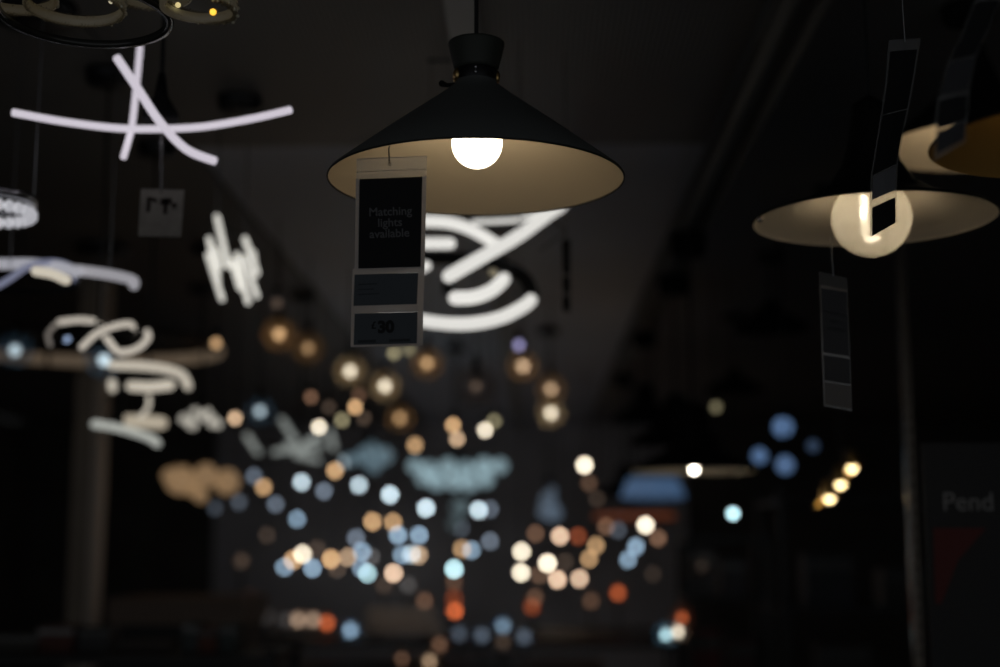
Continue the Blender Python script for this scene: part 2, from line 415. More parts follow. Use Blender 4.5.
def small_tag():
    Y = 2.27; O = at(161, 190, Y)
    t = thing('price_tag', 'small grey paper tag hanging under the crossed light tubes', 'price tag', tuple(O), 'price tags')
    MB().tube([at(161.6, 136, Y+.004), at(161.5, 150, Y), at(161, 192, Y)], .0028, 8).build('string', sheer('clear_strap', (.5, .5, .5), .35), t)
    a = MB(); quad(a, [(141, 189), (184, 190), (181, 237), (138, 236)], Y, .0012); c = a.build('card', mat('dim_paper', (.34, .31, .27), .7, noise=(40, .15)), t)
    a = MB()
    for q in ([(147, 197), (151, 197), (150, 212), (146, 212)], [(151, 197), (157, 199), (157, 203), (151, 201)], [(160, 199), (172, 198), (172, 204), (160, 205)], [(164, 198), (168, 198), (167, 214), (163, 214)], [(172, 203), (177, 203), (176, 208), (172, 208)]):
        quad(a, q, Y-.0012, .0006)
    a.build('print', mat('brown_ink', (.03, .018, .012), .7), c)
small_tag()
def dark_tag():
    Y = 3.0; O = at(566, 238, Y)
    t = thing('price_tag', 'black price tag seen nearly edge-on right of the swirling ring light', 'price tag', tuple(O), 'price tags')
    MB().tube([Vector((O.x, O.y, CEIL)), at(566, 238, Y)], .0008, 6).build('string', CORD, t)
    a = MB(); quad(a, [(563, 238), (571, 238), (571, 312), (564, 312)], Y+.02, .001, (0, .06, .06, 0)); a.build('sleeve', PLASTIC2, t)
    for y0, y1 in ((240, 274), (277, 293), (296, 311)):
        a = MB(); quad(a, [(562, y0), (570, y0), (570, y1), (563, y1)], Y, .002, (0, .06, .06, 0)); a.build('card', CARDK, t)
dark_tag()

# ------------------------------------------------------------------ light-tube fixtures
def P3(pts, Y): return [at(p[0], p[1], Y + (p[2] if len(p) > 2 else 0)) for p in pts]
def rose(t, x, y, r=.055):
    MB().lathe([(1e-4, -.03), (r*.92, -.03), (r, -.004), (r, 0), (1e-4, 0)], 32, (x, y, CEIL)).build('ceiling_rose', DARKM, t)
def crossed():
    Y = 2.25; O = at(160, 125, Y); u = mpp(Y)
    t = thing('crossed_tube_light', 'modern light of three crossed curved white tubes at upper left', 'ceiling light', tuple(O))
    m = glow((230, 222, 234), .74)
    for pts, r in (([(13, 112.5, -.12), (60, 121, -.06), (110, 127.5, -.02), (150, 129, 0), (200, 127, .0), (250, 119, -.05), (290, 110, -.1)], 5.4),
                   ([(140, 47, .16), (138.5, 64, .12), (135.5, 95, .06), (131.5, 128, .03), (123.5, 157, -.03)], 5.0),
                   ([(117, 58, -.10), (136, 86, -.12), (160, 122, -.10), (186, 149, -.08), (215, 161, -.04)], 6.2)):
        MB().tube(spline(P3(pts, Y), 8), r*u*.70, 14, round_end=False).build('light_tube', m, t)
    MB().tube([O, Vector((O.x, O.y, CEIL))], .004, 10).build('stem', DARKM, t)
    MB().lathe([(1e-4, .008), (.03, .008), (.03, .02), (.012, .05), (.006, .09), (1e-4, .09)], 32, O).build('driver_housing', BLACK, t)
    rose(t, O.x, O.y)
crossed()
def swirl():
    Y = 3.0; O = at(450, 270, Y); u = mpp(Y)
    t = thing('swirl_ring_light', 'swirling white ring light hanging behind the foreground cone pendant', 'ceiling light', tuple(O))
    m = glow((238, 236, 230), .86)
    T = [([(449, 276, -.15), (480, 258, -.12), (515, 238, -.08), (543, 218, 0), (562, 205, .05)], 8.6),
         ([(388, 222, .1), (424, 221, .05), (452, 223, 0), (476, 232, 0), (500, 247, .02)], 8),
         ([(474, 222, .2), (500, 221, .2), (522, 219, .15), (545, 210, .1)], 3.2),
         ([(398, 243, 0), (430, 243.5, 0), (450, 243.5, -.02)], 7.6),
         ([(400, 276, .1), (426, 266, .1)], 7),
         ([(455, 298, -.1), (474, 297, -.1), (492, 290, -.08), (504, 279, 0)], 8.6),
         ([(372, 298, .05), (392, 312, 0), (425, 321, -.06), (465, 324, -.12), (500, 318, -.1), (524, 306, -.02), (531, 300, .05)], 8.4)]
    for pts, r in T: MB().tube(spline(P3(pts, Y), 8), r*u*.77, 14).build('light_tube', m, t)
    k = MB().tube(spline(P3([(533, 296, .08), (522, 276, .22), (490, 262, .3), (450, 258, .3), (400, 262, .25), (374, 285, .15), (380, 305, .03)], Y), 8), .016, 12)
    k.build('dark_casing', BLACK, t)
    k = MB().tube(spline(P3([(511, 270, .05), (497, 262, .1), (470, 262, .12), (450, 275, .02), (448, 290, -.06)], Y), 8), .013, 12)
    k.build('dark_casing', BLACK, t)
    MB().sphere(at(493, 273, Y+.05), 5*u).build('end_cap', mat('warm_end_cap', (.8, .7, .5), .4), t)
    for x, y, d in ((430, 221, .05), (520, 235, -.08), (450, 258, .3)):
        p = at(x, y, Y+d)
        MB().tube([p, (p.x, p.y, CEIL)], .0012, 6).build('suspension_wire', WIRE, t)
    MB().tube([at(548, 214, Y), at(566, 232, Y+.05), at(540, 250, Y+.1)], .003, 6).build('wire_loop', WIRE, t)
    q = at(476, 60, Y)
    MB().tube([(q.x, q.y, CEIL-.015), (O.x-.05, q.y, CEIL-.015)], .004, 6).build('wire_track', DARKM, t)
    rose(t, q.x, q.y, .03)
swirl()
def sticks():
    Y = 3.3; O = at(235, 250, Y); u = mpp(Y)
    t = thing('light_stick_cluster', 'cluster of slanting white light sticks above the amber globes', 'ceiling light', tuple(O))
    m = glow((235, 232, 222), .85)
    for pts, r in (([(217, 217), (228, 266)], 6.2), ([(209, 239), (218, 280)], 5.8), ([(208, 255), (222, 299)], 5.8), ([(215, 245, .08), (220, 268, .08)], 5.5),
                   ([(245, 239), (257, 272)], 6.2), ([(237, 255), (248, 302)], 6.2), ([(232, 262), (240, 288)], 6), ([(244, 258, -.06), (257, 296, -.06)], 5.8), ([(253, 252, .1), (256, 275, .1)], 5.5)):
        MB().tube(P3(pts, Y), r*u*.50, 12).build('light_tube', m, t)
        p = at(pts[0][0], pts[0][1], Y)
    for x, y in ((217, 217), (245, 239)):
        p = at(x, y, Y); MB().tube([p, (p.x, p.y, CEIL)], .0015, 6).build('suspension_wire', WIRE, t)
    MB().tube(P3([(209, 238), (232, 262), (253, 252), (245, 240), (217, 222), (209, 238)], Y+.03), .004, 6).build('linking_bar', DARKM, t)
    rose(t, O.x, O.y)
sticks()
def wave():
    Y = 2.7; u = mpp(Y); O = at(20, 270, Y)
    t = thing('wave_light', 'overlapping wavy silver-white light bands at the left edge', 'ceiling light', tuple(O))
    for pts, r, c, s in (([(-40, 262, .1), (-5, 264, .05), (30, 264, 0), (60, 267, 0), (76, 272, -.02)], 7.5, (190, 190, 200), .62),
                      ([(-20, 296, -.1), (8, 280, -.08), (28, 267, -.05), (52, 262, 0), (72, 268, .06), (76, 280, .1)], 4.5, (140, 145, 175), .5),
                      ([(36, 271, -.1), (52, 274, -.11), (66, 280, -.12)], 6.5, (225, 215, 195), .75),
                      ([(76, 270, .0), (92, 272, .0), (112, 275, .02), (132, 280, .05), (134, 285, .05)], 7.2, (185, 183, 190), .58)):
        MB().tube(spline(P3(pts, Y), 8), r*u*.76, 14).build('light_tube', glow(c, s), t)
    MB().tube(spline(P3([(76, 268, .0), (79, 278, .0), (72, 288, .0), (40, 292, .15), (0, 290, .2)], Y), 6), .006, 8).build('dark_casing', DARKM, t)
    for x in (10, 110):
        p = at(x, 266, Y); MB().tube([p, (p.x, p.y, CEIL)], .0012, 6).build('suspension_wire', WIRE, t)
    rose(t, O.x, O.y, .09)
wave()
def bead_ring():
    Y = 2.3; u = mpp(Y); C = at(-12, 213, Y)
    t = thing('crystal_ring_light', 'small oval ring light of glowing beads at the left edge', 'ceiling light', tuple(C))
    R = 44*u
    b = MB()
    for k in range(26):
        a = 2*PI*k/26
        b.sphere((C.x+R*math.cos(a), C.y+R*math.sin(a), C.z), .0088, 12, 8, 1.25)
    b.build('bead_ring', glow((205, 205, 212), .62), t)
    MB().lathe([(R-.004, .016), (R+.006, .016), (R+.006, .03), (R-.004, .03)], 48, C, True).build('rim', CHROME, t)
    for a in (.35, 2.4, 4.5):
        MB().tube([(C.x+R*math.cos(a), C.y+R*math.sin(a), C.z+.02), (C.x+R*math.cos(a), C.y+R*math.sin(a), CEIL)], .0015, 6).build('suspension_wire', WIRE, t)
    rose(t, C.x, C.y, .09)
bead_ring()
def crystal_chandelier():
    Y = 1.65; u = mpp(Y); C = at(75, 3, Y)
    t = thing('crystal_ring_chandelier', 'dark chandelier of crystal-studded rings at the top left corner', 'chandelier', tuple(C))
    gl = sheer('smoky_crystal', (.8, .72, .5), .22, .6, .25, .12)
    bright = mat('painted_glint_crystal', (.95, .9, .72), .15, .35)  # pale beads: sparkle of the rings painted as light colour
    def ring(cx, cy, hw, dz, tilt, n, nm='crystal_ring', s=3.1):
        c = at(cx, cy, Y+dz); R = hw*u; b = MB()
        for k in range(n):
            a = 2*PI*k/n
            for row in (-1, 1):
                p = Vector((R*math.cos(a+row*.02), R*math.sin(a+row*.02), tilt*math.cos(a)*R + row*.0048))
                q = c + p; r = s*u*(.75+.5*random.random())
                b.add([q+Vector((r,0,0)), q+Vector((0,r,0)), q+Vector((-r,0,0)), q+Vector((0,-r,0)), q+Vector((0,0,r*1.3)), q+Vector((0,0,-r*1.3))],
                      [(0,1,4),(1,2,4),(2,3,4),(3,0,4),(1,0,5),(2,1,5),(3,2,5),(0,3,5)])
        o = b.build(nm, gl, t)
        MB().lathe([(R-.003, -.006), (R+.003, -.006), (R+.003, .006), (R-.003, .006)], 48, c, True).build('ring_core', glow((190, 165, 110), .035), o)
        sp = MB()
        for k in range(n//2):
            a = random.choice((.3, 1.2, 4.2, 5.4))+random.gauss(0, .35); q = c + Vector(((R+.003)*math.cos(a), (R+.003)*math.sin(a), tilt*math.cos(a)*R + random.uniform(-.008, .008)))
            sp.sphere(q, .0016+.0014*random.random(), 6, 4)
        sp.build('painted_glints', bright, o)
    ring(75, 4, 50, 0, .0, 90); ring(12, -6, 46, .03, .05, 90); ring(199, 5, 38, .0, -.10, 80); ring(150, -10, 44, .08, .05, 90)
    c = at(84, 16, Y+.05)
    MB().lathe([(.103, -.003), (.112, -.003), (.112, .006), (.103, .006)], 72, c, True).build('lower_hoop', mat('black_mirror', (.05, .05, .045), .2, 0, .8), t)
    e = MB()
    for k in range(170):
        a = 2*PI*k/170; e.sphere((c.x+.1125*math.cos(a), c.y+.1125*math.sin(a), c.z), .0016, 6, 4)
    e.build('bead_trim', mat('dull_beads', (.12, .11, .09), .3, .6), t)
    MB().sphere(at(213, 12, Y-.05), 3.4*u, 12, 8).build('lamp_point', glow((255, 190, 60), 1.6), t)
    MB().sphere(at(178, 5, Y+.02), 3*u, 12, 8).build('lamp_point', glow((235, 215, 150), .8), t)
    MB().sphere(at(111, 1, Y+.02), 3*u, 12, 8).build('lamp_point', glow((235, 225, 190), .6), t)
    for x, y in ((40, -5), (110, -5), (188, -8)):
        p = at(x, y, Y); MB().tube([p, (p.x, p.y, CEIL)], .0012, 6).build('suspension_wire', WIRE, t)
    p = at(75, -8, Y); MB().lathe([(1e-4, -.03), (.09, -.03), (.1, 0), (1e-4, 0)], 40, (p.x, p.y, CEIL)).build('ceiling_rose', DARKM, t)
crystal_chandelier()
def band_sphere():
    Y = 3.1; u = mpp(Y); O = at(98, 335, Y)
    t = thing('ribbon_globe_light', 'globe light wrapped in glowing knotted ribbons beside the pillar', 'ceiling light', tuple(O))
    m = glow((225, 215, 200), .68); m2 = glow((170, 160, 150), .35)
    for pts, r, mm in (([(82, 347, -.1), (96, 334, -.12), (112, 327, -.1), (130, 324, 0), (133, 332, .05)], 4.6, m),
                   ([(100, 326, .0), (108, 340, -.05), (120, 352, -.05), (138, 348, 0), (148, 338, .05), (147, 332, .1)], 4.8, m),
                   ([(60, 322, .1), (78, 320, .1), (93, 321, .1)], 4.6, m),
                   ([(50, 345, 0), (48, 334, .05), (55, 325, .1)], 3.2, m2)):
        MB().tube(spline(P3(pts, Y), 8), r*u*.70, 12).build('light_tube', mm, t)
    MB().lathe([(36*u, -.012), (37*u, -.012), (37*u, .012), (36*u, .012)], 48, O, True).build('dark_casing', BLACK, t)
    MB().sphere(at(66, 338, Y+.02), 4.5*u, 14, 10).build('bulb', glow((170, 195, 235), .9), t)
    p = O; MB().tube([(p.x, p.y, p.z+.01), (p.x, p.y, CEIL)], .003, 6).build('stem', DARKM, t)
    MB().tube([(p.x-36*u, p.y, p.z), (p.x+36*u, p.y, p.z)], .004, 6).build('cross_bar', DARKM, t)
    rose(t, p.x, p.y)
band_sphere()
def segment_ring():
    Y = 5.0; u = mpp(Y); C = at(98, 350, Y); R = 122*u
    t = thing('segmented_ring_chandelier', 'very wide ring chandelier of dim beige shade segments at left', 'chandelier', tuple(C))
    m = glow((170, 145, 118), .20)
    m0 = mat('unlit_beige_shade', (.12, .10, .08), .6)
    N = 14
    for k in range(N):
        a0 = 2*PI*(k+.06)/N; a1 = 2*PI*(k+.94)/N
        pts = [(C.x+R*math.cos(a0+(a1-a0)*j/6), C.y+.72*R*math.sin(a0+(a1-a0)*j/6), C.z) for j in range(7)]
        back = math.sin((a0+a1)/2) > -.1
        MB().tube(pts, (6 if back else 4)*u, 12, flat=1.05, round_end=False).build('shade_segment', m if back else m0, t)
    pts = [(C.x+R*math.cos(2*PI*j/60), C.y+.72*R*math.sin(2*PI*j/60), C.z+.034) for j in range(60)]
    MB().tube(pts, .006, 8, closed=True).build('ring_frame', DARKM, t)
    for a in (.5, 2.6, 4.7):
        MB().tube([(C.x+R*math.cos(a), C.y+.72*R*math.sin(a), C.z+.03), (C.x, C.y, CEIL-.02)], .0015, 6).build('suspension_wire', WIRE, t)
    rose(t, C.x, C.y, .1)
segment_ring()
def ribbon_chandelier():
    Y = 3.7; u = mpp(Y); O = at(148, 385, Y)
    t = thing('ribbon_chandelier', 'tall white looped ribbon chandelier right of the pillar', 'chandelier', tuple(O))
    m = glow((226, 216, 198), .70)
    for pts, r in (([(112, 365, -.1), (140, 366, -.1), (165, 369, -.05), (182, 375, 0), (188, 386, .05)], 6),
                   ([(131, 386, .0), (150, 387, -.02), (170, 385, .02)], 7),
                   ([(112, 383, .08), (112.5, 388, .08)], 6.2),
                   ([(149, 397, 0), (148, 408, 0), (140, 417, 0)], 3)):
        MB().tube(spline(P3(pts, Y), 8), r*u*.72, 12).build('light_tube', m, t)
    b = MB()
    rp = spline(P3([(95, 424, 0), (108, 426, -.02), (122, 429, 0), (136, 433, .0), (150, 438, .02), (157, 443, .02)], Y), 3)
    for p in rp: b.sphere(p, 4.4*u, 12, 8)
    b.build('crystal_strand', glow((205, 208, 200), .6), t)
    MB().tube(P3([(128, 421, .1), (146, 422, .1), (161, 423, .1)], Y), 7*u, 12).build('light_tube', glow((220, 205, 180), .52), t)
    MB().tube([at(122, 372, Y+.05), at(121, 425, Y+.05)], .008, 8).build('stem', BLACK, t)
    MB().tube([at(148, 385, Y), Vector((O.x, O.y, CEIL))], .004, 8).build('stem', DARKM, t)
    rose(t, O.x, O.y)
ribbon_chandelier()
def cluster(name, label, pts, Y, col, V, cat='chandelier', rod=True, rpx=8, group=None, part='glass_shade'):
    xs = [p[0] for p in pts]; ys = [p[1] for p in pts]; u = mpp(Y)
    O = at(sum(xs)/len(xs), min(ys)-12, Y)
    t = thing(name, label, cat, tuple(O), group)
    MB().tube([O, Vector((O.x, O.y, CEIL))], .004, 8).build('stem', DARKM, t)
    MB().sphere(O, .022, 16, 10).build('hub', DARKM, t)
    rose(t, O.x, O.y)
    for i, p in enumerate(pts):
        r = (p[2] if len(p) > 2 else rpx)*u; v = p[3] if len(p) > 3 else V
        c = at(p[0], p[1], Y + .12*math.sin(i*2.4))
        mid = (O + c)/2 + Vector((0, 0, .02))
        MB().tube(spline([O, mid, c + Vector((0, 0, r*.9))], 5), .0035, 6).build('arm', DARKM, t)
        prof = [(1e-4, -1.0), (.45, -.88), (.8, -.6), (1.0, -.1), (.95, .35), (.6, .8), (.25, 1.0), (1e-4, 1.02)]
        MB().lathe([(a*r, b*r) for a, b in prof], 18, c).build(part, glow(col, v), t)
    return t
cluster('crystal_chandelier', 'small bright crystal chandelier cluster just right of the looped ribbon chandelier',
        [(184, 419, 4.5), (192, 424, 5.5), (203, 416, 4.5), (213, 422, 5.5), (195, 412, 4), (208, 413, 4), (218, 424, 4)], 5.0, (220, 214, 200), .7, group='blurred chandeliers')
cluster('glass_shade_chandelier', 'chandelier of amber glass shades glowing low on the left', [(180, 480, 15), (193, 484, 13), (206, 476, 12), (227, 482, 13), (201, 496, 7), (170, 476, 8)], 5.8, (188, 150, 108), .42, group='blurred chandeliers')
cluster('frosted_chandelier', 'wide pale blue frosted chandelier in the middle of the shop', [(415, 466, 7), (430, 471, 9), (448, 467, 8), (466, 470, 9), (484, 467, 9), (500, 466, 7), (437, 482, 8), (470, 483, 8), (486, 480, 7), (423, 479, 6), (454, 482, 8), (460, 508, 9, .16), (455, 524, 7, .10)], 7.6, (160, 190, 200), .62, group='blurred chandeliers')
cluster('blue_glass_chandelier', 'dim blue glass chandelier left of the frosted chandelier', [(365, 456, 9), (384, 456, 9), (374, 466, 7), (372, 448, 6), (350, 460, 6)], 7.2, (130, 162, 178), .38, group='blurred chandeliers')
cluster('slate_blue_chandelier', 'slate blue cluster lamp just right of the aisle centre', [(548, 500, 8), (553, 513, 9), (545, 512, 7), (551, 491, 5)], 7.0, (112, 130, 150), .42, group='blurred chandeliers')
cluster('blue_globe_cluster', 'cluster of four dim blue globes on the right side', [(783, 427, 10, .42), (759.5, 456, 8, .36), (785, 465, 9, .34), (813, 446, 6, .1)], 4.6, (120, 160, 215), .4, group='blurred chandeliers', part='glass_globe')
def burst():
    Y = 6.0; u = mpp(Y); O = at(300, 446, Y)
    t = thing('starburst_light', 'pale starburst light of short rods among the left bulbs', 'ceiling light', tuple(O))
    m = glow((180, 188, 184), .46)
    for pts in ([(282, 420), (295, 440)], [(247, 436, .1), (258, 452, .1)], [(275, 452), (300, 448), (322, 446)], [(300, 448), (322, 432)], [(296, 455), (318, 460)], [(330, 432, .1), (334, 448, .1)], [(288, 444), (310, 458)]):
        MB().tube(P3(pts, Y), 3.0*u, 10).build('light_rod', m, t)
    MB().tube(P3([(254, 446, .1), (300, 446, 0), (332, 440, .1)], Y), .006, 8).build('cross_bar', DARKM, t)
    MB().tube([O, Vector((O.x, O.y, CEIL))], .004, 8).build('stem', DARKM, t); rose(t, O.x, O.y)
burst()
def bar_spot():
    Y = 4.2; u = mpp(Y)
    O = at(842, 480, Y)
    t = thing('bar_spotlight', 'brass bar with three bright spotlights beside the metal post', 'spotlight', tuple(O))
    MB().tube(P3([(816, 506, -.08), (842, 480, 0), (868, 454, .08)], Y), .009, 10, flat=.7).build('bar', BRASS, t)
    for x, y, d in ((829.5, 496, -.05), (840.5, 482, 0), (852, 466, .05)):
        c = at(x, y, Y+d-.05)
        h = MB().lathe([(.012, .05), (.022, .03), (.026, -.005)], 20, c).build('spot_head', BRASS, t)
        MB().sphere(c, .014, 16, 10, 1.3).build('bulb', glow((255, 225, 165), 7.5), h)
    p = at(842, 478, Y); MB().tube([p, (p.x, p.y, CEIL)], .004, 8).build('stem', DARKM, t); rose(t, p.x, p.y)
bar_spot()
def far_dome():
    Y = 4.35; u = mpp(Y); C = at(693, 471, Y)
    t = thing('dome_pendant', 'shallow dark dome pendant on a long cord in the mid distance', 'pendant lamp', tuple(C), 'hat pendants')
    o = [(62, 0), (58, 5), (40, 14), (22, 24), (17, 40), (16, 62), (8, 68), (1, 69)]
    s = MB().lathe([(max(1e-4, r*u), z*u) for r, z in o], 56, C).build('shade', BLACK, t)
    MB().lathe([(max(1e-4, r*u-.002), z*u-.002) for r, z in o[:6]], 56, C).build('shade_lining', mat('beige_lining', (.8, .70, .56), .6), s)
    MB().sphere(at(694, 468, Y), 3.2*u, 20, 12, 1.5).build('bulb', glow((255, 246, 225), 20), t)
    MB().tube([(C.x, C.y, C.z+68*u), (C.x, C.y, 2.49)], .0035, 8).build('cord', CORD, t)
    MB().lathe([(1e-4, -.075), (.05, -.075), (.056, -.06), (.056, 0), (1e-4, 0)], 32, (C.x, C.y, 2.49)).build('ceiling_rose', BLACK, t)
far_dome()
def rail_pendant(label, px, Yr, drop):
    x = .511; t = thing('dark_pendant', label, 'pendant lamp', (x, Yr, 2.49-drop), 'unlit pendants on the rail')
    MB().lathe([(1e-4, -.07), (.05, -.07), (.056, -.055), (.056, 0), (1e-4, 0)], 28, (x, Yr, 2.49)).build('ceiling_rose', BLACK, t)
    MB().tube([(x, Yr, 2.43), (x, Yr, 2.49-drop+.18)], .0035, 8).build('cord', CORD, t)
    s = MB().lathe([(.17, 0), (.165, .01), (.11, .05), (.05, .09), (.04, .16), (.02, .18), (1e-4, .18)], 40, (x, Yr, 2.49-drop)).build('shade', BLACK, t)
rail_pendant('unlit black pendant on the rail, second from the front', 668, 5.05, .62)
rail_pendant('unlit black pendant hanging mid-way along the rail', 645, 6.4, .42)
rail_pendant('unlit black pendant near the far end of the rail', 625, 8.0, .7)
def right_dark():
    for x, y, Y, d, lab in ((772, 330, 5.2, .5, 'unlit black pendant between the dome pendant and the dim price tag'), (735, 392, 6.6, .45, 'unlit black pendant above the far cool bulb on the right')):
        C = at(x, y, Y)
        t = thing('dark_pendant', lab, 'pendant lamp', tuple(C), 'unlit pendants')
        MB().lathe([(.14, 0), (.13, .02), (.05, .07), (.02, .11), (1e-4, .11)], 36, C).build('shade', BLACK, t)
        MB().tube([(C.x, C.y, C.z+.1), (C.x, C.y, CEIL)], .0035, 8).build('cord', CORD, t)
        rose(t, C.x, C.y)
right_dark()
def drum(name, label, px, py, w0, w1, h, Y, col, V, ty=0):
    u = mpp(Y); C = at(px, py, Y)
    t = thing(name, label, 'pendant lamp', tuple(C))
    MB().lathe([(w1*u, 0), (w0*u, h*u)], 48, C).build('shade', glow(col, V), t)
    MB().lathe([(w1*u, -.004), (w1*u+.003, -.004), (w1*u+.003, .004), (w1*u, .004)], 48, C, True).build('rim', DARKM, t)
    MB().lathe([(w0*u, h*u-.003), (w0*u+.003, h*u-.003), (w0*u+.003, h*u+.004), (1e-4, h*u+.008), (1e-4, h*u)], 48, C).build('shade_top', DARKM, t)
    MB().tube([(C.x, C.y, C.z+h*u), (C.x, C.y, CEIL)], .0035, 8).build('cord', CORD, t); rose(t, C.x, C.y)
drum('drum_pendant', 'blue glowing drum shade pendant below the dome pendant', 653, 499, 24, 33, 21, 6.8, (105, 145, 195), .28)
drum('shallow_drum_pendant', 'shallow wide orange shade pendant under the blue drum shade', 634, 520, 38, 42, 7, 7.5, (190, 95, 45), .17)

# ------------------------------------------------------------------ bulbs: pendants and table lamps
CI = APER*F/FOCUS                                    # blur disc at infinity, px
def disc_gain(Y, rb):
    c = CI*(1-FOCUS/Y)/2; b = rb/mpp(Y)
    return ((c*c + b*b)/(b*b)) if c > b else 1 + (c/b)
COLS = {'w': (255, 240, 214), 't': (222, 186, 150), 'a': (216, 172, 124), 'o': (188, 90, 48), 'b': (148, 176, 200), 'p': (196, 216, 226),
        's': (120, 132, 148), 'c': (186, 226, 234), 'r': (120, 88, 68), 'g': (165, 155, 120), 'l': (150, 145, 190), 'n': (95, 78, 66), 'k': (236, 200, 170), 'd': (110, 108, 108)}
